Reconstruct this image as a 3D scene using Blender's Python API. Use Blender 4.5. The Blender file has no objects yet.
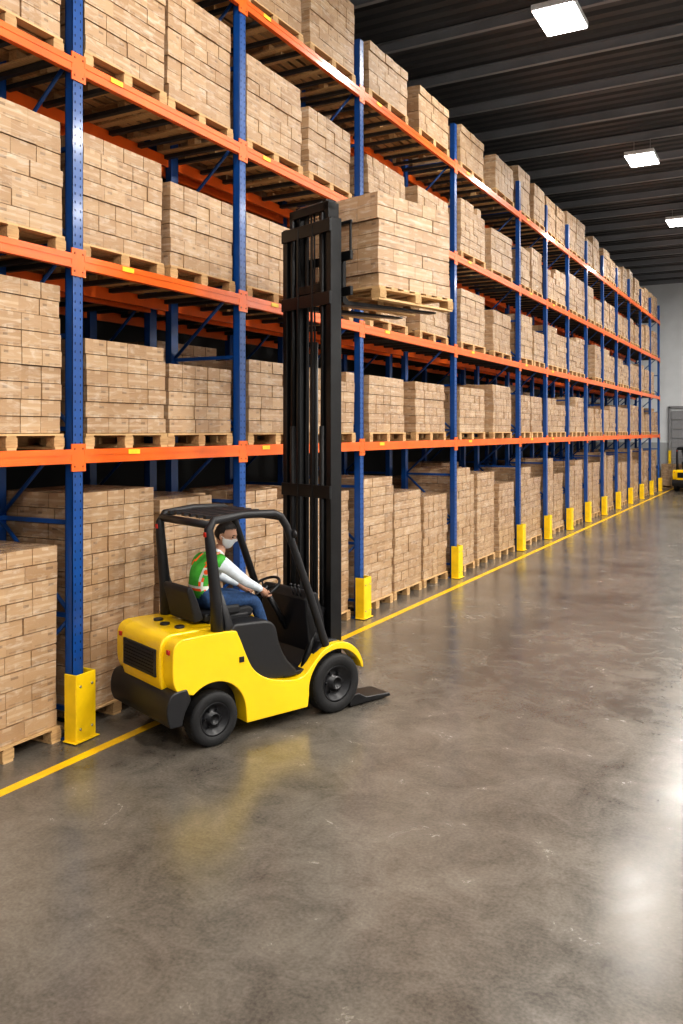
import bpy, bmesh, math, random
from mathutils import Vector, Matrix, noise
from mathutils.bvhtree import BVHTree
random.seed(7)
scene = bpy.context.scene
COL = scene.collection

# ------------------------------------------------------------------ materials
def new_mat(name):
    m = bpy.data.materials.new(name); m.use_nodes = True
    nt = m.node_tree
    return m, nt, nt.nodes['Principled BSDF']

def simple(name, col, rough=0.5, metal=0.0, coat=0.0, nscale=12.0, nvar=0.12, bump=0.0, emit=None, estr=0.0, spec=None):
    m, nt, b = new_mat(name)
    N, L = nt.nodes, nt.links
    tc = N.new('ShaderNodeTexCoord'); no = N.new('ShaderNodeTexNoise')
    no.inputs['Scale'].default_value = nscale; no.inputs['Detail'].default_value = 4
    L.new(tc.outputs['Object'], no.inputs['Vector'])
    r = N.new('ShaderNodeValToRGB')
    c = Vector(col)
    r.color_ramp.elements[0].position = .3; r.color_ramp.elements[1].position = .7
    r.color_ramp.elements[0].color = (*[max(0, x*(1-nvar)) for x in c], 1)
    r.color_ramp.elements[1].color = (*[min(1, x*(1+nvar)) for x in c], 1)
    L.new(no.outputs['Fac'], r.inputs['Fac']); L.new(r.outputs['Color'], b.inputs['Base Color'])
    b.inputs['Roughness'].default_value = rough; b.inputs['Metallic'].default_value = metal
    b.inputs['Coat Weight'].default_value = coat; b.inputs['Coat Roughness'].default_value = .12
    if spec is not None: b.inputs['Specular IOR Level'].default_value = spec
    if bump > 0:
        bp = N.new('ShaderNodeBump'); bp.inputs['Strength'].default_value = bump; bp.inputs['Distance'].default_value = .01
        L.new(no.outputs['Fac'], bp.inputs['Height']); L.new(bp.outputs['Normal'], b.inputs['Normal'])
    if emit:
        b.inputs['Emission Color'].default_value = (*emit, 1); b.inputs['Emission Strength'].default_value = estr
    return m

M = {}
M['blue'] = simple('rack_blue_paint', (.004, .062, .25), .38, coat=.2, nscale=3)
M['orange'] = simple('rack_orange_paint', (.80, .135, .008), .4, coat=.2, nscale=3)
M['yellow'] = simple('guard_yellow_paint', (.88, .58, .008), .42, nscale=5)
M['tyellow'] = simple('truck_yellow_paint', (.88, .57, .004), .25, coat=.6, nscale=2, nvar=.04)
M['black'] = simple('truck_black_plastic', (.011, .011, .013), .45, nscale=30)
M['mastblack'] = simple('mast_black_steel', (.008, .008, .009), .4, metal=.2, nscale=9, nvar=.3)
M['steel'] = simple('bright_steel', (.45, .45, .46), .35, metal=1)
M['rubber'] = simple('tire_rubber', (.008, .008, .009), .7, nscale=40, bump=.2)
M['rim'] = simple('rim_black', (.009, .009, .011), .35, metal=.2)
M['seat'] = simple('seat_vinyl', (.012, .012, .014), .55, nscale=20)
M['slotshade'] = simple('slot_shade', (.004, .014, .05), .9)  # darkened post blue standing for the shade inside the slots
M['bolt'] = simple('connector_bolt', (.35, .07, .01), .5)
M['redlamp'] = simple('tail_lamp_red', (.5, .02, .01), .25)
M['skin'] = simple('skin', (.50, .28, .19), .55, nvar=.05)
M['hair'] = simple('hair_dark', (.015, .011, .009), .6, nscale=60, nvar=.4, bump=.5)
M['mask'] = simple('face_mask_white', (.80, .82, .84), .7, nvar=.03)
M['vest'] = simple('vest_green', (.06, .38, .04), .7, nscale=25, bump=.3)
M['shirt'] = simple('shirt_white', (.66, .72, .78), .8, nscale=20, bump=.4)
M['jeans'] = simple('jeans_blue', (.022, .06, .15), .85, nscale=40, nvar=.3, bump=.4)
M['reflect'] = simple('vest_reflective_tape', (.70, .74, .66), .35)
M['vorange'] = simple('vest_orange_trim', (.9, .12, .02), .6)
M['boot'] = simple('boot_black', (.02, .018, .016), .6)
M['eye'] = simple('eye_dark', (.02, .015, .012), .2)
M['linepaint'] = simple('floor_line_yellow', (.85, .50, .008), .35, nscale=4, nvar=.12)
M['label'] = simple('beam_label_yellow', (.85, .60, .03), .5)
M['white'] = simple('white_enamel', (.75, .75, .75), .4)
M['doorgrey'] = simple('dock_door_grey', (.25, .25, .26), .5)
M['galv'] = simple('galvanised_deck', (.06, .06, .06), .5, metal=.5)

m, nt, b = new_mat('pallet_wood'); N, L = nt.nodes, nt.links
tc = N.new('ShaderNodeTexCoord'); mp = N.new('ShaderNodeMapping'); mp.inputs['Scale'].default_value = (30, 3, 30)
no = N.new('ShaderNodeTexNoise'); no.inputs['Scale'].default_value = 2; no.inputs['Detail'].default_value = 6
geo = N.new('ShaderNodeNewGeometry')
ad = N.new('ShaderNodeMath'); ad.operation = 'ADD'
hf = N.new('ShaderNodeMath'); hf.operation = 'MULTIPLY'; hf.inputs[1].default_value = .5
r = N.new('ShaderNodeValToRGB'); r.color_ramp.elements[0].position = .3; r.color_ramp.elements[1].position = 1.0
r.color_ramp.elements[0].color = (.30, .17, .07, 1); r.color_ramp.elements[1].color = (.66, .43, .21, 1)
L.new(tc.outputs['Object'], mp.inputs['Vector']); L.new(mp.outputs['Vector'], no.inputs['Vector'])
L.new(geo.outputs['Random Per Island'], hf.inputs[0]); L.new(hf.outputs[0], ad.inputs[0]); L.new(no.outputs['Fac'], ad.inputs[1])
L.new(ad.outputs[0], r.inputs['Fac']); L.new(r.outputs['Color'], b.inputs['Base Color']); b.inputs['Roughness'].default_value = .8
M['wood'] = m

m, nt, b = new_mat('kraft_carton_wrapped'); N, L = nt.nodes, nt.links
def math_(op, a, bb=None, c=None):
    n = N.new('ShaderNodeMath'); n.operation = op
    for i, v in enumerate((a, bb, c)):
        if v is None: continue
        if isinstance(v, (int, float)): n.inputs[i].default_value = v
        else: L.new(v, n.inputs[i])
    return n.outputs[0]
def mixc(f, a, col):
    n = N.new('ShaderNodeMix'); n.data_type = 'RGBA'; L.new(f, n.inputs['Factor']); L.new(a, n.inputs[6]); n.inputs[7].default_value = (*col, 1); return n.outputs[2]
geo = N.new('ShaderNodeNewGeometry'); oi = N.new('ShaderNodeObjectInfo'); tc = N.new('ShaderNodeTexCoord')
rnd = geo.outputs['Random Per Island']
mixr = math_('FRACT', math_('ADD', rnd, oi.outputs['Random']))
r = N.new('ShaderNodeValToRGB'); L.new(mixr, r.inputs['Fac'])
r.color_ramp.elements[0].color = (.37, .22, .11, 1); r.color_ramp.elements[1].color = (.50, .325, .18, 1)
e = r.color_ramp.elements.new(.5); e.color = (.435, .27, .143, 1)
sep = N.new('ShaderNodeSeparateXYZ'); L.new(tc.outputs['UV'], sep.inputs[0])
u, v = sep.outputs[0], sep.outputs[1]
du = math_('ABSOLUTE', math_('SUBTRACT', u, .5)); dv = math_('ABSOLUTE', math_('SUBTRACT', v, .5))
band = math_('MULTIPLY', math_('LESS_THAN', dv, .08), math_('LESS_THAN', math_('FRACT', math_('MULTIPLY', mixr, 7.3)), .4))
tab = math_('MULTIPLY', math_('LESS_THAN', du, .13), math_('GREATER_THAN', dv, .28))
c1 = mixc(math_('MULTIPLY', math_('MAXIMUM', band, tab), .35), r.outputs['Color'], (.68, .52, .36))
lab = math_('MULTIPLY', math_('MULTIPLY', math_('LESS_THAN', math_('ABSOLUTE', math_('SUBTRACT', u, .25)), .11),
            math_('LESS_THAN', math_('ABSOLUTE', math_('SUBTRACT', v, .68)), .08)),
            math_('LESS_THAN', math_('FRACT', math_('MULTIPLY', mixr, 13.7)), .4))
c2 = mixc(math_('MULTIPLY', lab, .55), c1, (.12, .07, .04))
strip = math_('MULTIPLY', math_('LESS_THAN', math_('ABSOLUTE', math_('SUBTRACT', v, .15)), .05),
            math_('LESS_THAN', math_('ABSOLUTE', math_('SUBTRACT', u, .60)), .30))
c2 = mixc(math_('MULTIPLY', strip, .35), c2, (.12, .07, .04))
mp = N.new('ShaderNodeMapping'); mp.inputs['Scale'].default_value = (1.5, 1.5, 7); mp.inputs['Rotation'].default_value = (.35, .3, 0)
L.new(tc.outputs['Object'], mp.inputs['Vector'])
off = N.new('ShaderNodeVectorMath'); off.operation = 'ADD'; L.new(mp.outputs[0], off.inputs[0])
cmb = N.new('ShaderNodeCombineXYZ'); L.new(math_('MULTIPLY', oi.outputs['Random'], 37.), cmb.inputs[0]); L.new(cmb.outputs[0], off.inputs[1])
nz = N.new('ShaderNodeTexNoise'); nz.inputs['Scale'].default_value = 2.2; nz.inputs['Detail'].default_value = 7; nz.inputs['Roughness'].default_value = .68
nz.inputs['Distortion'].default_value = 1.4
L.new(off.outputs[0], nz.inputs['Vector'])
hz = N.new('ShaderNodeMapRange'); hz.inputs[1].default_value = .51; hz.inputs[2].default_value = .70; hz.inputs[3].default_value = 0; hz.inputs[4].default_value = .42
L.new(nz.outputs['Fac'], hz.inputs[0])
c3 = mixc(hz.outputs[0], c2, (.76, .67, .56))  # stretch-film wisps, their pale sheen painted into the base colour
L.new(c3, b.inputs['Base Color'])
b.inputs['Roughness'].default_value = .6
b.inputs['Coat Weight'].default_value = 1.0; b.inputs['Coat Roughness'].default_value = .16
bp = N.new('ShaderNodeBump'); bp.inputs['Strength'].default_value = 1.0; bp.inputs['Distance'].default_value = .07
L.new(nz.outputs['Fac'], bp.inputs['Height']); L.new(bp.outputs['Normal'], b.inputs['Coat Normal'])
M['carton'] = m

m, nt, b = new_mat('polished_concrete'); N, L = nt.nodes, nt.links
tc = N.new('ShaderNodeTexCoord')
n1 = N.new('ShaderNodeTexNoise'); n1.inputs['Scale'].default_value = .5; n1.inputs['Detail'].default_value = 8; n1.inputs['Roughness'].default_value = .62
n2 = N.new('ShaderNodeTexNoise'); n2.inputs['Scale'].default_value = 2.4; n2.inputs['Detail'].default_value = 12; n2.inputs['Roughness'].default_value = .78
n2.inputs['Distortion'].default_value = .6
n3 = N.new('ShaderNodeTexNoise'); n3.inputs['Scale'].default_value = 45; n3.inputs['Detail'].default_value = 6
for n in (n1, n2, n3): L.new(tc.outputs['Object'], n.inputs['Vector'])
s1 = math_('ADD', math_('MULTIPLY', n1.outputs['Fac'], .42), math_('MULTIPLY', n2.outputs['Fac'], .40))
s1 = math_('ADD', s1, math_('MULTIPLY', n3.outputs['Fac'], .18))
r = N.new('ShaderNodeValToRGB'); r.color_ramp.elements[0].position = .39; r.color_ramp.elements[1].position = .62
r.color_ramp.elements[0].color = (.062, .054, .045, 1); r.color_ramp.elements[1].color = (.188, .166, .140, 1)
L.new(s1, r.inputs['Fac']); L.new(r.outputs['Color'], b.inputs['Base Color'])
mr = N.new('ShaderNodeMapRange'); mr.inputs[1].default_value = .3; mr.inputs[2].default_value = .7; mr.inputs[3].default_value = .14; mr.inputs[4].default_value = .30
L.new(n2.outputs['Fac'], mr.inputs[0]); L.new(mr.outputs[0], b.inputs['Roughness'])
b.inputs['Specular IOR Level'].default_value = .65
bp = N.new('ShaderNodeBump'); bp.inputs['Strength'].default_value = .05; bp.inputs['Distance'].default_value = .02
L.new(n2.outputs['Fac'], bp.inputs['Height']); L.new(bp.outputs['Normal'], b.inputs['Normal'])
M['floor'] = m
M['ceil'] = simple('dark_roof_deck', (.060, .063, .068), .5, nscale=1)
M['beam'] = simple('roof_steel_grey', (.24, .245, .26), .5, nscale=1)
M['wall'] = simple('painted_wall', (.66, .68, .70), .7, nscale=1.5, nvar=.05)
M['walldark'] = simple('block_wall_painted_shade', (.05, .05, .05), .8, nscale=1.5, nvar=.05)  # left wall's base colour darkened to carry the shade behind the racks
M['wallgrey'] = simple('wall_dado_grey', (.36, .37, .38), .7, nscale=1.5, nvar=.05)
m, nt, b = new_mat('lamp_diffuser'); b.inputs['Emission Color'].default_value = (1, .98, .95, 1); b.inputs['Emission Strength'].default_value = 14
b.inputs['Base Color'].default_value = (.9, .9, .9, 1); M['lamp'] = m

# ------------------------------------------------------------------ mesh builder
class MB:
    def __init__(s): s.v = []; s.f = []; s.m = []; s.uv = []; s.mats = []; s.sm = []
    def mi(s, mat):
        mt = M[mat]
        if mt not in s.mats: s.mats.append(mt)
        return s.mats.index(mt)
    def face(s, idx, mi, uv=None, smooth=False):
        s.f.append(idx); s.m.append(mi); s.sm.append(smooth)
        s.uv.append(uv if uv else [(0, 0)] * len(idx))
    def box(s, c, d, mat, mtx=None, rot=None):
        mi = s.mi(mat); o = len(s.v)
        hx, hy, hz = d[0]/2, d[1]/2, d[2]/2
        R = Matrix.Rotation(rot[1], 3, rot[0]) if rot else None
        for x in (-hx, hx):
            for y in (-hy, hy):
                for z in (-hz, hz):
                    p = Vector((x, y, z))
                    if R: p = R @ p
                    p = p + Vector(c)
                    if mtx: p = mtx @ p
                    s.v.append(tuple(p))
        for fc in ((0, 1, 3, 2), (4, 6, 7, 5), (0, 4, 5, 1), (2, 3, 7, 6), (0, 2, 6, 4), (1, 5, 7, 3)):
            uv = []
            for i in fc:
                ix, iy, iz = (i >> 2) & 1, (i >> 1) & 1, i & 1
                if fc in ((0, 1, 3, 2), (4, 6, 7, 5)): uv.append((iy, iz))
                elif fc in ((0, 4, 5, 1), (2, 3, 7, 6)): uv.append((ix, iz))
                else: uv.append((ix, iy))
            s.face([o+i for i in fc], mi, uv)
    def prism(s, pts, y0, y1, mat):
        mi = s.mi(mat); o = len(s.v); n = len(pts)
        area = sum(pts[i][0]*pts[(i+1) % n][1]-pts[(i+1) % n][0]*pts[i][1] for i in range(n))
        if area < 0: pts = pts[::-1]
        for y in (y0, y1):
            for (x, z) in pts: s.v.append((x, y, z))
        s.face([o+i for i in range(n)], mi)
        s.face([o+n+i for i in reversed(range(n))], mi)
        for i in range(n):
            j = (i+1) % n
            s.face([o+j, o+i, o+n+i, o+n+j], mi)
    def cyl(s, a, b_, r0, mat, r1=None, n=16, cap=True):
        s.tube([a, b_], [r0, r1 if r1 is not None else r0], mat, n, cap)
    def tube(s, pts, rad, mat, n=10, cap=True, closed=False):
        mi = s.mi(mat); o = len(s.v)
        pts = [Vector(p) for p in pts]; k = len(pts)
        if isinstance(rad, (int, float)): rad = [rad]*k
        up = None
        for i, p in enumerate(pts):
            if closed: t = (pts[(i+1) % k]-pts[i-1])
            else: t = pts[min(i+1, k-1)]-pts[max(i-1, 0)]
            t.normalize()
            if up is None:
                up = Vector((0, 0, 1)) if abs(t.z) < .9 else Vector((1, 0, 0))
            a = t.cross(up).normalized(); bb = a.cross(t).normalized(); up = bb
            for j in range(n):
                th = 2*math.pi*j/n
                s.v.append(tuple(p+(a*math.cos(th)+bb*math.sin(th))*rad[i]))
        rng = k if closed else k-1
        for i in range(rng):
            for j in range(n):
                i2 = (i+1) % k; j2 = (j+1) % n
                s.face([o+i*n+j, o+i*n+j2, o+i2*n+j2, o+i2*n+j], mi, smooth=True)
        if cap and not closed:
            s.face([o+j for j in reversed(range(n))], mi); s.face([o+(k-1)*n+j for j in range(n)], mi)
    def lathe(s, prof, c, mat, n=32):
        mi = s.mi(mat); o = len(s.v); k = len(prof)
        for (r_, y) in prof:
            for j in range(n):
                th = 2*math.pi*j/n
                s.v.append((c[0]+r_*math.cos(th), c[1]+y, c[2]+r_*math.sin(th)))
        for i in range(k-1):
            for j in range(n):
                j2 = (j+1) % n
                s.face([o+i*n+j, o+(i+1)*n+j, o+(i+1)*n+j2, o+i*n+j2], mi, smooth=True)
    def sphere(s, c, r_, mat, sc=(1, 1, 1), nu=16, nv=10):
        mi = s.mi(mat); o = len(s.v)
        for i in range(nv+1):
            ph = math.pi*i/nv
            for j in range(nu):
                th = 2*math.pi*j/nu
                s.v.append((c[0]+r_*sc[0]*math.sin(ph)*math.cos(th), c[1]+r_*sc[1]*math.sin(ph)*math.sin(th), c[2]+r_*sc[2]*math.cos(ph)))
        for i in range(nv):
            for j in range(nu):
                j2 = (j+1) % nu
                s.face([o+i*nu+j, o+(i+1)*nu+j, o+(i+1)*nu+j2, o+i*nu+j2], mi, smooth=True)
    def mesh(s, name):
        me = bpy.data.meshes.new(name); me.from_pydata(s.v, [], s.f)
        for mt in s.mats: me.materials.append(mt)
        me.polygons.foreach_set('material_index', s.m)
        me.polygons.foreach_set('use_smooth', s.sm)
        ul = me.uv_layers.new(name='UVMap')
        flat = []
        for q in s.uv:
            for p in q: flat += [p[0], p[1]]
        ul.data.foreach_set('uv', flat)
        me.update(); return me
    def obj(s, name, parent=None, bevel=0, seg=2, hard=False):
        ob = bpy.data.objects.new(name, s.mesh(name)); COL.objects.link(ob)
        if parent: ob.parent = parent
        if bevel:
            md = ob.modifiers.new('bevel', 'BEVEL'); md.width = bevel; md.segments = seg; md.limit_method = 'ANGLE'; md.angle_limit = math.radians(40)
            if hard:
                for p_ in ob.data.polygons: p_.use_smooth = True
                ob.data.set_sharp_from_angle(angle=math.radians(40))
                md.harden_normals = True
        return ob

def spline(pts, n=4):
    out = []
    P_ = [pts[0]]+list(pts)+[pts[-1]]
    for i in range(1, len(P_)-2):
        p0, p1, p2, p3 = [Vector(q) for q in P_[i-1:i+3]]
        for k in range(n):
            t = k/n
            q = .5*((2*p1)+(-p0+p2)*t+(2*p0-5*p1+4*p2-p3)*t*t+(-p0+3*p1-3*p2+p3)*t**3)
            out.append((q.x, q.y))
    out.append(tuple(pts[-1])); return out

def empty(name, loc=(0, 0, 0), rz=0):
    e = bpy.data.objects.new(name, None); e.location = loc; e.rotation_euler = (0, 0, rz); e.empty_display_size = .3
    COL.objects.link(e); return e

# ------------------------------------------------------------------ camera
H = 2.78; F = 850.; TH = math.atan(459/850.)
cam = bpy.data.cameras.new('camera'); co = bpy.data.objects.new('camera', cam); COL.objects.link(co)
co.location = (0, 0, H); co.rotation_euler = (math.pi/2, 0, TH)
cam.lens = F/1024*36; cam.sensor_width = 36; cam.shift_y = -81/1024.; cam.clip_end = 200
scene.camera = co

# ------------------------------------------------------------------ room
XL, XR, YB, YF, ZC = -10.2, 10.5, -7.0, 45.5, 10.4
mb = MB(); mb.box(((XL+XR)/2, (YB+YF)/2, -.1), (XR-XL+.4, YF-YB+.4, .2), 'floor'); mb.obj('floor')
mb = MB()
mi = mb.mi('ceil'); y = YB-.1; ys = []
while y < YF+.1:
    ys += [(y, 0), (y+.16, 0), (y+.2, .07), (y+.30, .07), (y+.34, 0)]; y += .36
for (yy, dz) in ys: mb.v += [(XL-.1, yy, ZC+dz), (XR+.1, yy, ZC+dz)]
for i in range(len(ys)-1): mb.face([2*i, 2*i+2, 2*i+3, 2*i+1], mi)
mb.box(((XL+XR)/2, (YB+YF)/2, ZC+.2), (XR-XL+.4, YF-YB+.4, .1), 'ceil')
mb.obj('ceiling')
mb = MB()
y = YB+1.2
while y < YF:
    mb.box(((XL+XR)/2, y, ZC-.02), (XR-XL, .11, .02), 'beam'); mb.box(((XL+XR)/2, y, ZC-.11), (XR-XL, .02, .18), 'beam')
    mb.box(((XL+XR)/2, y, ZC-.20), (XR-XL, .10, .02), 'beam'); y += 1.9
mb.obj('trim_1')
mb = MB()
# open-web longitudinal trusses
for x in (-8.5, -1.2, 5.5):
    for z in (ZC-.24, ZC-.74): mb.box((x, (YB+YF)/2, z), (.09, YF-YB, .05), 'beam')
    y = YB; k = 0
    while y < YF-.5:
        a, c = (ZC-.26, ZC-.72) if k % 2 else (ZC-.72, ZC-.26)
        mb.cyl((x, y, a), (x, y+.55, c), .018, 'beam', n=6); y += .55; k += 1
mb.obj('trim_2')
def wall(name, c, d, mt='wall'):
    mb = MB(); mb.box(c, d, mt); mb.obj(name)
wall('wall_front', ((XL+XR)/2, YF+.1, ZC/2), (XR-XL+.4, .2, ZC))
wall('wall_back', ((XL+XR)/2, YB-.1, ZC/2), (XR-XL+.4, .2, ZC))
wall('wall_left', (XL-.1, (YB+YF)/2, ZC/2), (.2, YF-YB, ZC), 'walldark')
wall('wall_right', (XR+.1, (YB+YF)/2, ZC/2), (.2, YF-YB, ZC))
mb = MB(); mb.box(((XL+XR)/2, YF-.02, 1.1), (XR-XL, .04, 2.2), 'wallgrey'); mb.obj('baseboard_front')
for k, x in enumerate((-4.1, 3.2)):
    mb = MB()
    for i in range(8): mb.box((x, YF-.06, .28+i*.47), (3.2, .05, .45), 'doorgrey')
    for sx in (-1.68, 1.68):
        mb.box((x+sx, YF-.08, 2.9), (.10, .1, 2.2), 'doorgrey'); mb.box((x+sx, YF-.10, .9), (.12, .14, 1.8), 'yellow')
    mb.box((x, YF-.08, 3.97), (3.46, .1, .12), 'doorgrey')
    mb.obj('door_%d' % (k+1), bevel=.008)
mb = MB(); mb.box((-5.40, (YB+YF)/2, .0015), (.10, YF-YB-1, .003), 'linepaint'); mb.obj('floor_line_marking')

def lamp(x, y, LP):
    e = empty('high_bay_and_fill_lamp', (x, y, ZC-.62))
    mb = MB(); mb.box((0, 0, .06), (.72, 1.04, .10), 'white')
    for sx in (-.2, .2):
        mb.cyl((sx, 0, .11), (sx, 0, .6), .008, 'steel', n=6)
    mb.obj('housing', e, .01)
    mb = MB(); mb.box((0, 0, .0), (.68, 1.0, .02), 'lamp'); mb.obj('diffuser', e)
    ld = bpy.data.lights.new('lamp_light', 'AREA'); ld.shape = 'RECTANGLE'; ld.size = .66; ld.size_y = .98
    ld.energy = LP; ld.color = (1, .955, .89)
    lo = bpy.data.objects.new('lamp_light', ld); COL.objects.link(lo); lo.parent = e; lo.location = (0, 0, -.02)
for y in (-2, 6.3, 14.5, 23.0, 30.5, 37.5): lamp(-3.6, y, 175)  # visible row; the lamp behind the camera is added to light the scene
for y in (-3.5, 2, 8, 15, 22.5, 30, 38): lamp(3.4, y, 480 if y < 5 else 760)  # unseen row added as fill for the rack fronts
for y in (-2, 8, 20, 32): lamp(8.6, y, 400 if y < 0 else 680)  # further unseen row, likewise added for fill light

# ------------------------------------------------------------------ racks
S = [3.02, 5.63, 8.21, 11.28, 15.2, 19.4, 21.8, 24.15, 26.5, 28.95, 31.4, 33.9, 36.5, 39.1, 41.7]
LV = [2.55, 4.31, 6.07, 7.80]
XF = -5.75; RD = 1.10; TOP = 8.6
def rack(xf, front=True):
    e = empty('pallet_rack', (0, 0, 0))
    posts, slot_plates, br, beams, deck = MB(), MB(), MB(), MB(), MB()
    for s in S:
        for k, xc in enumerate((xf-.045, xf-RD+.045)):
            posts.box((xc+.042, s, TOP/2), (.006, .13, TOP), 'blue')
            posts.box((xc, s-.062, TOP/2), (.09, .006, TOP), 'blue')
            posts.box((xc, s+.062, TOP/2), (.09, .006, TOP), 'blue')
            posts.box((xc-.042, s-.05, TOP/2), (.006, .03, TOP), 'blue'); posts.box((xc-.042, s+.05, TOP/2), (.006, .03, TOP), 'blue')
            posts.box((xc, s, .008), (.14, .18, .016), 'blue')
        if front and s < 20:
            z = .72
            while z < TOP-.1:
                for dy in (-.032, .032): slot_plates.box((xf+.001, s+dy, z), (.002, .010, .022), 'slotshade')  # thin dark plates on the post face paint the slots' inner shade
                z += .075
        zs = [.25+i*.85 for i in range(10)]
        for i, z in enumerate(zs):
            br.box((xf-RD/2, s, z), (RD-.1, .03, .04), 'blue')
            if i < len(zs)-1:
                a, c = (xf-.09, xf-RD+.09) if i % 2 else (xf-RD+.09, xf-.09)
                br.cyl((a, s, z+.02), (c, s, z+.83), .02, 'blue', n=6)
    for i in range(len(S)-1):
        a, c = S[i], S[i+1]; mid = (a+c)/2; ln = c-a-.13
        for z in LV:
            for k, x in enumerate((xf-.02, xf-RD+.02)):
                if k == 0:
                    beams.box((x+.006, mid, z), (.05, ln, .13), 'orange')
                    beams.box((x+.033, mid, z+.035), (.006, ln, .05), 'orange')
                    beams.box((x+.033, mid, z-.048), (.006, ln, .028), 'orange')
                else: beams.box((x, mid, z), (.05, ln, .13), 'orange')
            nb = int(ln/.42)
            for j in range(nb+1):
                deck.box((xf-RD/2, a+.1+j*(ln-.1)/nb, z+.035), (RD-.12, .06, .045), 'galv')
            if front and i < 7:
                beams.box((xf+.021, a+.45+.5*random.random(), z+.03), (.003, .16, .045), 'label')
    if front:
        for s in S:
            for z in LV:
                beams.box((xf+.008, s, z-.01), (.012, .17, .25), 'orange')
                for dy in (-.05, .05):
                    for dz in (-.09, .07): beams.cyl((xf+.012, s+dy, z+dz), (xf+.020, s+dy, z+dz), .010, 'bolt', n=6)
    posts.obj('uprights', e); br.obj('bracing', e); beams.obj('beams', e); deck.obj('deck_bars', e)
    if front: slot_plates.obj('slot_shade_plates', e)
rack(XF, True)
XF2 = XF-RD-.25
rack(XF2, False)
gm = MB()
gm.box((.052, 0, .31), (.012, .24, .60), 'yellow'); gm.box((-.02, -.114, .31), (.14, .012, .60), 'yellow'); gm.box((-.02, .114, .31), (.14, .012, .60), 'yellow')
gm.box((.0, 0, .012), (.16, .30, .012), 'yellow')
gm.box((.075, -.1, .02), (.04, .05, .012), 'yellow')
for dy in (-.07, .07):
    for z in (.12, .5): gm.cyl((.055, dy, z), (.068, dy, z), .014, 'steel', n=8)
gme = gm.mesh('rack_post_guard')
for s in S:
    o = bpy.data.objects.new('rack_post_guard', gme); COL.objects.link(o); o.location = (XF+.045, s, .0)
    md = o.modifiers.new('bevel', 'BEVEL'); md.width = .006; md.segments = 1

# ------------------------------------------------------------------ pallet loads
def load_mesh(W, D, layers, ch, ny=5, nx=4, ragged=0, seed=0):
    rg = random.Random(seed); mb = MB()
    for j in range(7): mb.box((-D/2+.05+j*(D-.1)/6, 0, .131), (.1, W, .018), 'wood')
    for yy in (-W/2+.05, 0, W/2-.05): mb.box((0, yy, .113), (D, .1, .018), 'wood')
    for xx in (-D/2+.05, 0, D/2-.05):
        for yy in (-W/2+.05, 0, W/2-.05): mb.box((xx, yy, .063), (.1, .12, .082), 'wood')
    for yy in (-W/2+.05, 0, W/2-.05): mb.box((0, yy, .011), (D, .1, .022), 'wood')
    W2, D2 = W-.03, D-.03
    lx = ly_ = 0
    for l in range(layers):
        lx += rg.uniform(-.006, .006); ly_ += rg.uniform(-.006, .006)
        ox = lx+rg.uniform(-.008, .008); oy = ly_+rg.uniform(-.006, .006)
        k = ny if (l % 3 or seed % 2) else ny-1
        kx = nx if l % 2 == 0 else nx-1
        cw, cd = W2/k, D2/kx
        for i in range(kx):
            for j in range(k):
                if 0 < i < kx-1 and 0 < j < k-1 and l < layers-2: continue
                if l == layers-1 and ragged and rg.random() < ragged: continue
                mb.box((-D2/2+cd*(i+.5)+ox+rg.uniform(-.007, .007), -W2/2+cw*(j+.5)+oy+rg.uniform(-.001, .001), .142+ch*(l+.5)),
                       (cd-.006, cw-.006, ch-.007), 'carton', rot=('Z', rg.uniform(-.02, .02)))
    return mb.mesh('palletized_carton_stack')
CACHE = {}
def get_load(W, layers, var, D=1.04, ch=.147):
    key = (W, layers, var, D, ch)
    if key not in CACHE:
        ny = max(3, round(W/(.215, .25, .235, .27)[var % 4]))
        CACHE[key] = load_mesh(W, D, layers, ch, ny, 4, ragged=(.15 if var == 2 else 0), seed=var*31+layers)
    return CACHE[key]
def place(mesh, x, y, z, rz=0):
    o = bpy.data.objects.new('palletized_carton_stack', mesh); COL.objects.link(o)
    o.location = (x, y, z); o.rotation_euler = (0, 0, rz); return o
fixed = {
    (0, -1): (11, 11), (0, 0): (9, 9), (0, 1): (7, 7), (0, 2): (6, 6),
    (1, -1): (14, 13), (1, 0): (6, 5), (1, 1): (7, 6), (1, 2): (7, 8), (1, 3): (6, 6),
    (2, -1): (13, 12), (2, 0): (6, 6), (2, 1): (6, 6), (2, 2): (7, 6), (2, 3): (7, 7),
    (3, -1): (13, 11), (3, 0): (6, 6), (3, 1): (5, 6), (3, 2): (5, 5), (3, 3): (5, 5),
    (4, -1): (13, 12), (4, 0): (6, 7), (4, 1): (7, 6), (4, 2): (7, 6), (4, 3): (5, 5)}
WB = [1.14, 1.14, 1.27, 1.4, 1.4]
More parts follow.
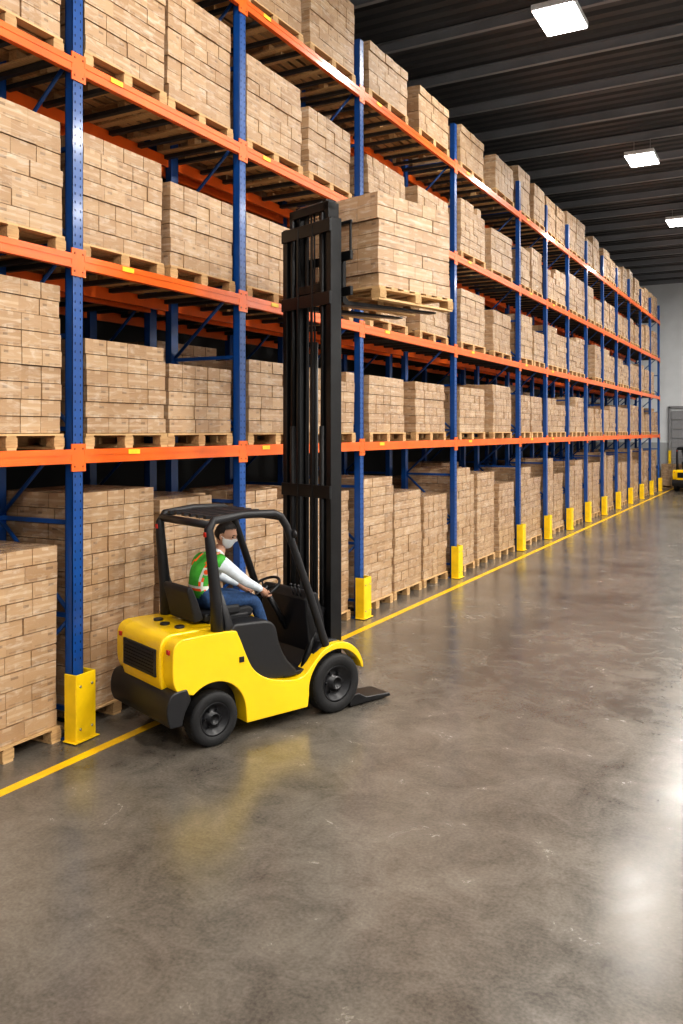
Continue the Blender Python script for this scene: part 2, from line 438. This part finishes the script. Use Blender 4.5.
for i in range(len(S)-1):
    a, c = S[i]+.08, S[i+1]-.08; W = WB[i] if i < len(WB) else 1.04
    for li in range(-1, 4):
        z = .0 if li < 0 else LV[li]+.066
        ly = fixed.get((i, li)) or ((random.randint(10, 13), random.randint(10, 13)) if li < 0 else (random.choice((5, 6, 6, 7, 7)), random.choice((5, 6, 6, 7, 7))))
        n = 3 if (li < 0 and i in (3, 4)) else 2
        Wn = 1.14 if n == 3 else W
        seg = (c-a)/n
        for k in range(n):
            lay = ly[k] if k < 2 else random.randint(10, 12)
            yc = a+seg*(k+.5)+random.uniform(-.012, .012)
            xf = XF-.03+random.uniform(-.04, .02) if li >= 0 else XF-.06-random.uniform(0, .06)
            if li < 0 and i == 1: xf = XF-.16
            if li >= 0 and i > 4 and random.random() < .04: continue
            place(get_load(Wn, lay, random.choice((0, 1, 2, 3))), xf-.52, yc, z, random.choice((0, math.pi))+random.uniform(-.03, .03)*(li >= 0 and i > 1))
            if i < 12:
                lay2 = random.randint(10, 13) if li < 0 else random.randint(6, 9)
                place(get_load(Wn, lay2, random.choice((0, 1))), XF2-.06-.52, yc, z if li >= 0 else .0, 0)

# ------------------------------------------------------------------ forklift
def arc(cx, cz, r_, a0, a1, n=10):
    return [(cx+r_*math.cos(math.radians(a0+(a1-a0)*i/n)), cz+r_*math.sin(math.radians(a0+(a1-a0)*i/n))) for i in range(n+1)]
def forklift(loc, rz, mast_h, fork_z, arms=True):
    E = empty('forklift', loc, rz)
    top = spline([(-1.07, .54), (-1.11, .64), (-1.115, .82), (-1.10, .93), (-1.04, .985), (-.92, .995), (-.52, .99), (-.45, .94), (-.37, .76), (-.28, .60), (-.12, .49), (.12, .43), (.28, .435),
            (.40, .53), (.53, .64), (.68, .69), (.84, .67), (.97, .58), (1.04, .46), (1.05, .39)], 4)
    prof = top + arc(.70, .28, .345, 18, 185, 24)
    prof += [(.34, .13), (-.36, .13)]
    prof += arc(-.70, .235, .33, 0, 130, 20)[1:]
    mb = MB()
    mb.prism(prof, -.54, -.36, 'tyellow'); mb.obj('side_panel_right', E, .020, 3, True)
    mb = MB(); mb.prism(prof, .36, .54, 'tyellow'); mb.obj('side_panel_left', E, .020, 3, True)
    mb = MB()
    cwp = spline([(-1.11, .50), (-1.145, .62), (-1.15, .84), (-1.13, .95), (-1.06, 1.00), (-.92, 1.01), (-.54, 1.005), (-.45, .95)], 4)
    mb.prism(cwp+[(-.42, .50)], -.37, .37, 'tyellow')
    mb.obj('counterweight', E, .020, 3, True)
    mb = MB()
    bp_ = spline([(-1.14, .25), (-1.17, .33), (-1.175, .42), (-1.15, .51), (-1.10, .55), (-.98, .56)], 4)+[(-.94, .46), (-1.0, .36), (-1.03, .25)]
    mb.prism(bp_, -.555, .555, 'black'); mb.obj('rear_bumper', E, .03, 4, True)
    mb = MB(); mb.box((-1.148, 0, .76), (.03, .62, .24), 'black')
    for i in range(7): mb.box((-1.165, 0, .67+i*.030), (.012, .56, .012), 'mastblack')
    mb.obj('rear_grille', E, .006)
    mb = MB()
    mb.box((-.1, 0, .32), (1.7, .70, .30), 'black'); mb.box((-.3, 0, .52), (.9, .72, .2), 'black')
    mb.cyl((-.70, -.42, .235), (-.70, .42, .235), .06, 'black'); mb.cyl((.70, -.42, .28), (.70, .42, .28), .08, 'black')
    mb.obj('chassis', E, .01)
    mb = MB()
    hood = [(-.50, .55), (-.50, .98)]+spline([(-.44, 1.03), (-.20, 1.02), (-.06, 1.00), (.02, .93), (.06, .78), (.14, .62), (.26, .50)], 4)+[(.26, .44), (-.30, .44)]
    mb.prism(hood, -.47, .47, 'black'); mb.obj('engine_cover', E, .03, 4, True)
    mb = MB(); mb.box((-.36, 0, 1.02), (.44, .5, .1), 'black'); mb.obj('seat_base', E, .02, 2)
    mb = MB(); mb.box((.38, 0, .46), (.56, .94, .04), 'black'); mb.obj('floorboard', E, .008)
    mb = MB()
    mb.prism([(.50, .46), (.46, .80), (.42, 1.12), (.47, 1.20), (.58, 1.18), (.66, .95), (.70, .70), (.68, .46)], -.38, .38, 'black')
    mb.prism([(.36, .46), (.56, .70), (.66, .72), (.78, .70), (.70, .46)], -.47, .47, 'black'); mb.obj('dashboard_cowl', E, .02, 2)
    mb = MB()
    mb.prism([(-.62, 1.03), (-.62, 1.10), (-.14, 1.12), (-.08, 1.09), (-.10, 1.02)], -.24, .24, 'seat')
    mb.prism([(-.62, 1.05), (-.68, 1.22), (-.74, 1.36), (-.78, 1.37), (-.80, 1.33), (-.76, 1.20), (-.72, 1.03)], -.23, .23, 'seat')
    for sy in (-.27, .27): mb.box((-.42, sy, 1.12), (.3, .05, .08), 'seat')
    mb.obj('seat', E, .025, 3)
    C = Vector((.20, 0, 1.22)); n_ = Vector((-.5, 0, .866)); e1 = Vector((0, 1, 0)); e2 = n_.cross(e1)
    mb = MB(); mb.tube([C+(e1*math.cos(t)+e2*math.sin(t))*.17 for t in [2*math.pi*i/28 for i in range(28)]], .014, 'black', 8, closed=True)
    for t in (90, 210, 330):
        t = math.radians(t); mb.cyl(C-n_*.02, C+(e1*math.cos(t)+e2*math.sin(t))*.165, .010, 'black', n=6)
    mb.cyl(C-n_*.05, C+n_*.01, .04, 'black'); mb.cyl(C-n_*.03, (.48, 0, .78), .03, 'black')
    mb.obj('steering_wheel', E)
    mb = MB()
    for sy in (-.30, -.24, -.18): mb.cyl((.44, sy, 1.14), (.40, sy, 1.24), .008, 'black', n=6); mb.sphere((.40, sy, 1.25), .016, 'black')
    mb.obj('control_levers', E)
    mb = MB()
    for sy in (-1, 1):
        mb.tube([(-.63, sy*.47, .94), (-.645, sy*.47, 1.28), (-.70, sy*.46, 1.78), (-.71, sy*.45, 1.90), (-.66, sy*.45, 1.98), (-.35, sy*.45, 2.015), (.0, sy*.45, 2.005), (.08, sy*.45, 1.97),
                 (.14, sy*.455, 1.88), (.40, sy*.47, 1.22), (.60, sy*.48, .68), (.62, sy*.48, .60)], [.060, .054, .046, .042, .038, .037, .037, .037, .037, .038, .040, .040], 'black', 12)
        mb.tube([(-.57, sy*.47, .93), (-.52, sy*.47, 1.03), (-.63, sy*.47, 1.40)], [.06, .05, .02], 'black', 8)
    mb.cyl((-.69, -.45, 1.94), (-.69, .45, 1.94), .036, 'black'); mb.cyl((.07, -.45, 1.97), (.07, .45, 1.97), .036, 'black')
    for i in range(6):
        yy = -.33+i*.132
        mb.box((-.30, yy, 2.000), (.76, .045, .03), 'black')
    mb.box((-.30, 0, 1.985), (.03, .9, .02), 'black')
    mb.obj('overhead_guard', E)
    mb = MB()
    for sy in (-1, 1):
        mb.box((-.745, sy*.45, 1.86), (.02, .04, .045), 'redlamp'); mb.box((-1.115, sy*.46, .88), (.02, .05, .04), 'redlamp')
        mb.sphere((.20, sy*.50, 1.80), .04, 'black', (.6, 1, 1)); mb.cyl((.16, sy*.46, 1.80), (.2, sy*.5, 1.80), .012, 'black', n=6)
    mb.obj('lamps', E, .006)
    mb = MB()
    for yy in (-.2, 0, .2): mb.cyl((-.90+abs(yy)*.2, yy, 1.0), (-.90+abs(yy)*.2, yy, 1.03), .045, 'black', n=14)
    mb.box((-.42, -.544, .72), (.05, .012, .05), 'black')
    mb.obj('filler_caps', E, .004)
    for (x, r_, w, nm) in ((-.70, .24, .17, 'rear'), (.70, .29, .21, 'front')):
        for sy, sd in ((-1, 'right'), (1, 'left')):
            mb = MB(); yo = sy*.555; c = (x, yo-sy*w/2, r_)
            h = w/2
            mb.lathe([(r_*.60, -h*.8), (r_*.66, -h), (r_*.9, -h), (r_*.97, -h*.85), (r_, -h*.6), (r_, h*.6), (r_*.97, h*.85), (r_*.9, h), (r_*.66, h), (r_*.60, h*.8)], c, 'rubber', 40)
            q = sy
            rim = [(0.001, q*h*.55), (r_*.16, q*h*.55), (r_*.17, q*h*.9), (r_*.22, q*h*.9), (r_*.24, q*h*.35), (r_*.45, q*h*.35), (r_*.56, q*h*.85), (r_*.62, q*h*.9), (r_*.62, q*h*.5)]
            mb.lathe(rim, c, 'rim', 28)
            mb.lathe([(0.001, -q*h*.6), (r_*.62, -q*h*.6)], c, 'rim', 20)
            for k in range(6):
                t = k*math.pi/3
                mb.cyl((x+r_*.34*math.cos(t), c[1]+q*h*.3, r_+r_*.34*math.sin(t)), (x+r_*.34*math.cos(t), c[1]+q*h*.55, r_+r_*.34*math.sin(t)), r_*.045, 'rim', n=6)
            for k in range(36):
                t = k*2*math.pi/36
                mb.box((x+(r_-.004)*math.cos(t), c[1], r_+(r_-.004)*math.sin(t)), (.008, w*.72, .022), 'rubber', rot=('Y', -t))
            mb.obj('wheel_%s_%s' % (nm, sd), E)
    mx_ = .81
    mb = MB()
    for sy in (-1, 1):
        for (yy, x0, x1, z0, z1, t) in ((.395, mx_-.08, mx_+.06, .08, mast_h-.22, .022), (.32, mx_-.05, mx_+.09, .14, mast_h-.05, .02), (.25, mx_-.02, mx_+.11, .2, mast_h, .018)):
            mb.box(((x0+x1)/2, sy*yy, (z0+z1)/2), (x1-x0, t, z1-z0), 'mastblack')
            for xx in (x0+t/2, x1-t/2): mb.box((xx, sy*(yy-.03), (z0+z1)/2), (t, .06, z1-z0), 'mastblack')
        mb.cyl((mx_-.06, sy*.25, .2), (mx_-.06, sy*.25, mast_h*.55), .035, 'mastblack', n=12)
        mb.cyl((mx_-.06, sy*.25, mast_h*.55), (mx_-.06, sy*.25, mast_h-.15), .022, 'mastblack', n=12)
        mb.box((mx_+.02, sy*.12, (mast_h+fork_z)/2-.1), (.02, .035, mast_h-fork_z), 'mastblack')
        mb.box((mx_-.10, sy*.12, mast_h*.5), (.012, .03, mast_h*.9), 'mastblack')
    mb.obj('mast_rails', E, .003, 1)
    mb = MB()
    zs = [.22, mast_h*.42, mast_h*.80, mast_h-.30]
    for z in zs: mb.box((mx_-.085, 0, z), (.03, .82, .13), 'mastblack')
    for z in (mast_h-.08, mast_h-.9): mb.box((mx_+.0, 0, z), (.10, .66, .09), 'mastblack')
    mb.cyl((mx_, -.2, mast_h-.06), (mx_, .2, mast_h-.06), .05, 'mastblack')
    for yy in (-.05, .05, .0): mb.tube([(mx_-.02, yy, .3), (mx_-.02, yy*1.5, mast_h*.5), (mx_-.01, yy, mast_h-.1)], .011, 'rubber', 6)
    mb.cyl((mx_+.03, 0, .2), (mx_+.03, 0, mast_h*.72), .04, 'mastblack', n=12)
    mb.obj('mast_crossmembers', E, .004, 1)
    mb = MB()
    for sy in (-1, 1):
        mb.cyl((mx_-.1, sy*.30, 1.0), (.35, sy*.42, .42), .035, 'mastblack', n=10)
    mb.obj('tilt_cylinders', E)
    cx = mx_+.125; mb = MB()
    for z in (fork_z+.10, fork_z+.46): mb.box((cx, 0, z), (.035, .98, .09), 'mastblack')
    for yy in (-.26, .26): mb.box((cx-.03, yy, fork_z+.28), (.05, .04, .5), 'mastblack')
    for yy in (-.47, -.235, 0, .235, .47): mb.box((cx, yy, fork_z+.62), (.02, .025, .34), 'mastblack')
    mb.box((cx, 0, fork_z+.80), (.025, .98, .035), 'mastblack')
    mb.obj('carriage', E, .004, 1)
    mb = MB()
    for yy in (-.27, .27):
        mb.prism([(cx+.015, fork_z+.52), (cx+.06, fork_z+.52), (cx+.065, fork_z+.055), (cx+.10, fork_z+.022), (cx+1.40, fork_z+.022), (cx+1.40, fork_z+.004), (cx+.05, fork_z-.025), (cx+.015, fork_z+.0)], yy-.06, yy+.06, 'mastblack')
    mb.obj('forks', E, .004, 1)
    if arms:
        mb = MB()
        for yy in (-.38, .38):
            mb.prism([(.88, .02), (.88, .12), (1.00, .13), (1.10, .075), (1.42, .055), (1.44, .02)], yy-.15, yy+.15, 'mastblack')
            mb.box((1.15, yy, .011), (.44, .24, .022), 'mastblack')
        mb.box((1.0, 0, .09), (.08, .8, .08), 'mastblack')
        mb.box((.97, 0, .17), (.06, .76, .1), 'mastblack')
        mb.obj('base_outriggers', E, .006, 1)
    return E
TL = (-4.785, 6.91, 0); TR = math.radians(68.4)
FZ = 4.10
truck = forklift(TL, TR, 5.15, FZ)
lm = load_mesh(1.16, 1.27, 7, .138, 4, 5, 0, 5)
skew = math.radians(7)
tm = Matrix.Translation(TL) @ Matrix.Rotation(TR, 4, 'Z')
p = tm @ Vector((1.10+.65, .03, FZ))
place(lm, p.x, p.y, FZ+.0225, TR+skew)

# ------------------------------------------------------------------ operator
def skin_mesh(verts, edges, radii, root=0, lvl=2):
    me = bpy.data.meshes.new('tmp'); me.from_pydata(verts, edges, [])
    ob = bpy.data.objects.new('tmp', me); COL.objects.link(ob)
    md = ob.modifiers.new('s', 'SKIN'); md.use_smooth_shade = True
    sv = me.skin_vertices[0].data
    for i, r_ in enumerate(radii):
        sv[i].radius = r_ if isinstance(r_, tuple) else (r_, r_)
        sv[i].use_root = (i == root)
    sd = ob.modifiers.new('d', 'SUBSURF'); sd.levels = lvl; sd.render_levels = lvl
    dg = bpy.context.evaluated_depsgraph_get(); dg.update()
    out = bpy.data.meshes.new_from_object(ob.evaluated_get(dg))
    bpy.data.objects.remove(ob)
    return out
def seg_dist(p, a, b_):
    ab = b_-a; t = max(0, min(1, (p-a).dot(ab)/max(ab.length_squared, 1e-9))); return (p-(a+ab*t)).length
P = {'pelvis': (-.49, 0, 1.20), 'waist': (-.52, 0, 1.30), 'chest': (-.50, 0, 1.43), 'upper': (-.42, 0, 1.54), 'neck': (-.33, 0, 1.625), 'nk2': (-.28, 0, 1.69)}
for sg, t in ((-1, 'r'), (1, 'l')):
    P['sh'+t] = (-.40, sg*.175, 1.545); P['el'+t] = (-.20, sg*.285, 1.36); P['wr'+t] = (.035, sg*.195, 1.245)
    P['hip'+t] = (-.46, sg*.10, 1.19); P['kn'+t] = (-.02, sg*.15, 1.155); P['an'+t] = (.13, sg*.15, .78)
    P['toe'+t] = (.155, sg*.15, .60)
R_ = {'pelvis': (.16, .125), 'waist': (.15, .12), 'chest': (.17, .13), 'upper': (.145, .11), 'neck': (.064, .064), 'nk2': (.057, .057)}
for t in 'rl':
    R_['sh'+t] = .074; R_['el'+t] = .050; R_['wr'+t] = .034; R_['hip'+t] = .10; R_['kn'+t] = .070; R_['an'+t] = .050; R_['toe'+t] = .048
names = list(P.keys()); ix = {n: i for i, n in enumerate(names)}
ED = [('pelvis', 'waist'), ('waist', 'chest'), ('chest', 'upper'), ('upper', 'neck'), ('neck', 'nk2')]
for t in 'rl': ED += [('upper', 'sh'+t), ('sh'+t, 'el'+t), ('el'+t, 'wr'+t), ('pelvis', 'hip'+t), ('hip'+t, 'kn'+t), ('kn'+t, 'an'+t), ('an'+t, 'toe'+t)]
bm_ = skin_mesh([P[n] for n in names], [(ix[a], ix[b_]) for a, b_ in ED], [R_[n] for n in names], 0, 3)
def matof(e, p_):
    a, b_ = e
    if a[:2] in ('hi', 'kn', 'an'): return 'jeans'
    if a == 'pelvis' and b_[:3] == 'hip': return 'jeans'
    if e == ('neck', 'nk2'): return 'skin'
    if e == ('upper', 'neck'): return 'shirt' if p_.z > 1.60 else 'vest'
    if a[:2] in ('sh', 'el'): return 'shirt'
    if p_.z < 1.22: return 'jeans'
    if abs(p_.z-1.32) < .014: return 'reflect'
    if abs(p_.z-1.32) < .026: return 'vorange'
    if abs(abs(p_.y)-.11) < .010 and p_.z > 1.32: return 'reflect'
    if abs(abs(p_.y)-.11) < .018 and p_.z > 1.32: return 'vorange'
    return 'vest'
BMATS = ['vest', 'shirt', 'jeans', 'skin', 'reflect', 'vorange']
bm_.materials.clear()
for k in BMATS: bm_.materials.append(M[k])
PV = {n: Vector(P[n]) for n in names}
def score(c, q):
    d = seg_dist(c, PV[q[0]], PV[q[1]])
    if q[0][:2] == 'el': return d-.040 + (1 if d > .062 else 0)
    if q[0][:2] == 'sh': return d-.060
    if q[0][:3] == 'hip': return d-.085
    if q[0][:2] == 'kn': return d-.055
    return d-.06
for pl in bm_.polygons:
    c = pl.center
    e = min(ED, key=lambda q: score(c, q) if (q[0][:2] in ('el', 'hi', 'kn') and c.x > -.28) else seg_dist(c, PV[q[0]], PV[q[1]])+(0 if c.x <= -.28 else -.06))
    pl.material_index = BMATS.index(matof(e, c)); pl.use_smooth = True
DR = empty('forklift_operator', TL, TR)
bo = bpy.data.objects.new('body', bm_); COL.objects.link(bo); bo.parent = DR
mb = MB()
for t in 'rl':
    y = P['an'+t][1]
    mb.tube([(.15, y, .68), (.15, y, .58), (.16, y, .54)], [.055, .055, .05], 'boot', 12)
    mb.tube([(.10, y, .53), (.14, y, .535), (.22, y, .53), (.30, y, .52), (.345, y, .515), (.36, y, .512)], [.03, .048, .048, .04, .03, .012], 'boot', 12)
    mb.box((.22, y, .49), (.27, .085, .02), 'boot')
mb.obj('boots', DR)
C = Vector((.20, 0, 1.22)); n_ = Vector((-.5, 0, .866)); e1 = Vector((0, 1, 0)); e2 = n_.cross(e1)
mb = MB()
for t, phi in (('r', 150), ('l', 30)):
    ph = math.radians(phi); rho = e1*math.cos(ph)+e2*math.sin(ph); tan = -e1*math.sin(ph)+e2*math.cos(ph)
    rim = C+rho*.17; w = PV['wr'+t]
    kn = rim+rho*.022+n_*.022
    mb.tube([w-(kn-w)*.15, w, w.lerp(kn, .5), w.lerp(kn, .9), kn+(kn-w)*.12], [.028, .030, .036, .034, .018], 'skin', 12)
    for i, (o_, ln) in enumerate(((-.033, .93), (-.011, 1.03), (.011, 1.0), (.033, .85))):
        pts = []; rr = []
        for k in range(8):
            al = math.radians(30+(k/7)*215*ln)
            pts.append(rim+tan*o_+(rho*math.cos(al)+n_*math.sin(al))*.0245); rr.append(.0095-.0025*k/7)
        mb.tube(pts, rr, 'skin', 8)
        mb.sphere(pts[-1], .007, 'skin', nu=8, nv=6)
    sg = 1 if t == 'r' else -1
    pts = [rim+rho*.03+tan*sg*.0, rim+rho*.026-n_*.01+tan*.02*sg, rim+rho*.01-n_*.024+tan*.035*sg, rim-rho*.008-n_*.024+tan*.045*sg]
    mb.tube(pts, [.014, .012, .011, .008], 'skin', 8)
mb.obj('hands', DR)
HC = Vector((-.245, 0, 1.775)); HR = Matrix.Rotation(math.radians(-62), 3, 'Z') @ Matrix.Rotation(math.radians(14), 3, 'Y')
bmh = bmesh.new(); bmesh.ops.create_icosphere(bmh, subdivisions=5, radius=1)
def g(x, s_): return math.exp(-(x/s_)**2)
hm = bpy.data.meshes.new('head')
for k in ('skin', 'hair', 'mask'): hm.materials.append(M[k])
lab_ = {}
for v in bmh.verts:
    d = v.co.normalized(); x, y, z = d
    q = Vector((x*.108, y*.086, z*.130))
    if z < 0: q.y *= 1-.30*(-z)**1.3; q.x *= (1-.18*(-z)) if x > 0 else (1+.30*z)
    if x > 0:
        q.x += .022*g(y, .13)*g(z+.12, .16)
        q.x -= .010*(g(y-.38, .16)+g(y+.38, .16))*g(z-.06, .10)
        q.x += .006*g(z-.22, .08)*g(y, .6)
        q.x += .010*g(z+.78, .15)*g(y, .3)
        q.x += .004*g(z+.48, .06)*g(y, .25)
    hair = (z > .45+.25*max(x, 0)) or (x < -.05 and z > -.35-.2*x) or (x < .22 and z > .22)
    mask = (x > .12 and z < -.02-.10*abs(y) and z > -.95)
    if hair: q *= 1.09+.02*noise.noise(d*6)
    elif mask: q += Vector((.008, y*.006, 0))
    lab_[v.index] = 1 if hair else (2 if mask else 0)
    v.co = HR @ q
for f in bmh.faces:
    s_ = [lab_[v.index] for v in f.verts]; f.material_index = max(set(s_), key=s_.count); f.smooth = True
bmh.to_mesh(hm); bmh.free()
ho = bpy.data.objects.new('head', hm); COL.objects.link(ho); ho.parent = DR; ho.location = HC
mb = MB()
for sy in (-1, 1):
    pe = HC+HR @ Vector((.091, sy*.030, .010)); mb.sphere(pe, .010, 'eye')
    pe = HC+HR @ Vector((-.004, sy*.088, -.005)); mb.sphere(pe, .027, 'skin', (.6, .35, 1.1))
    a = HC+HR @ Vector((.098, sy*.045, .030)); b2 = HC+HR @ Vector((.104, sy*.015, .032)); mb.cyl(a, b2, .004, 'hair', n=6)
    a = HC+HR @ Vector((.07, sy*.066, -.02)); b2 = HC+HR @ Vector((.0, sy*.090, .0)); mb.cyl(a, b2, .003, 'mask', n=6)
mb.obj('face_details', DR)
bv = BVHTree.FromPolygons([v.co.copy() for v in bm_.vertices], [list(pl.vertices) for pl in bm_.polygons])
hit, nrm, _, _ = bv.ray_cast(Vector((-1.2, -.55, 1.47)), Vector((.72, .45, 0)).normalized())
if hit is not None:
    if nrm.dot(Vector((-1, -.6, 0))) < 0: nrm = -nrm
    mb = MB(); mb.cyl(hit-nrm*.02, hit+nrm*.004, .034, 'reflect', n=18); mb.cyl(hit-nrm*.02, hit+nrm*.007, .022, 'vorange', n=18)
    mb.obj('vest_badge', DR)

# ------------------------------------------------------------------ far end
forklift((-4.45, 42.6, 0), math.radians(80), 2.5, .12, False)
for (x, y, l) in ((-5.5, 44.6, 7), (-2.0, 43.9, 10), (.8, 43.7, 7), (6.2, 43.5, 8), (7.6, 43.5, 6)):
    place(get_load(1.14, l, 1), x, y, 0, random.uniform(-.1, .1))

# ------------------------------------------------------------------ world / view
w = bpy.data.worlds.new('world'); scene.world = w; w.use_nodes = True
w.node_tree.nodes['Background'].inputs[0].default_value = (.8, .85, 1, 1); w.node_tree.nodes['Background'].inputs[1].default_value = .3
scene.view_settings.view_transform = 'Standard'
try: scene.view_settings.look = 'Medium High Contrast'
except Exception: scene.view_settings.look = 'None'
scene.view_settings.exposure = 0.0
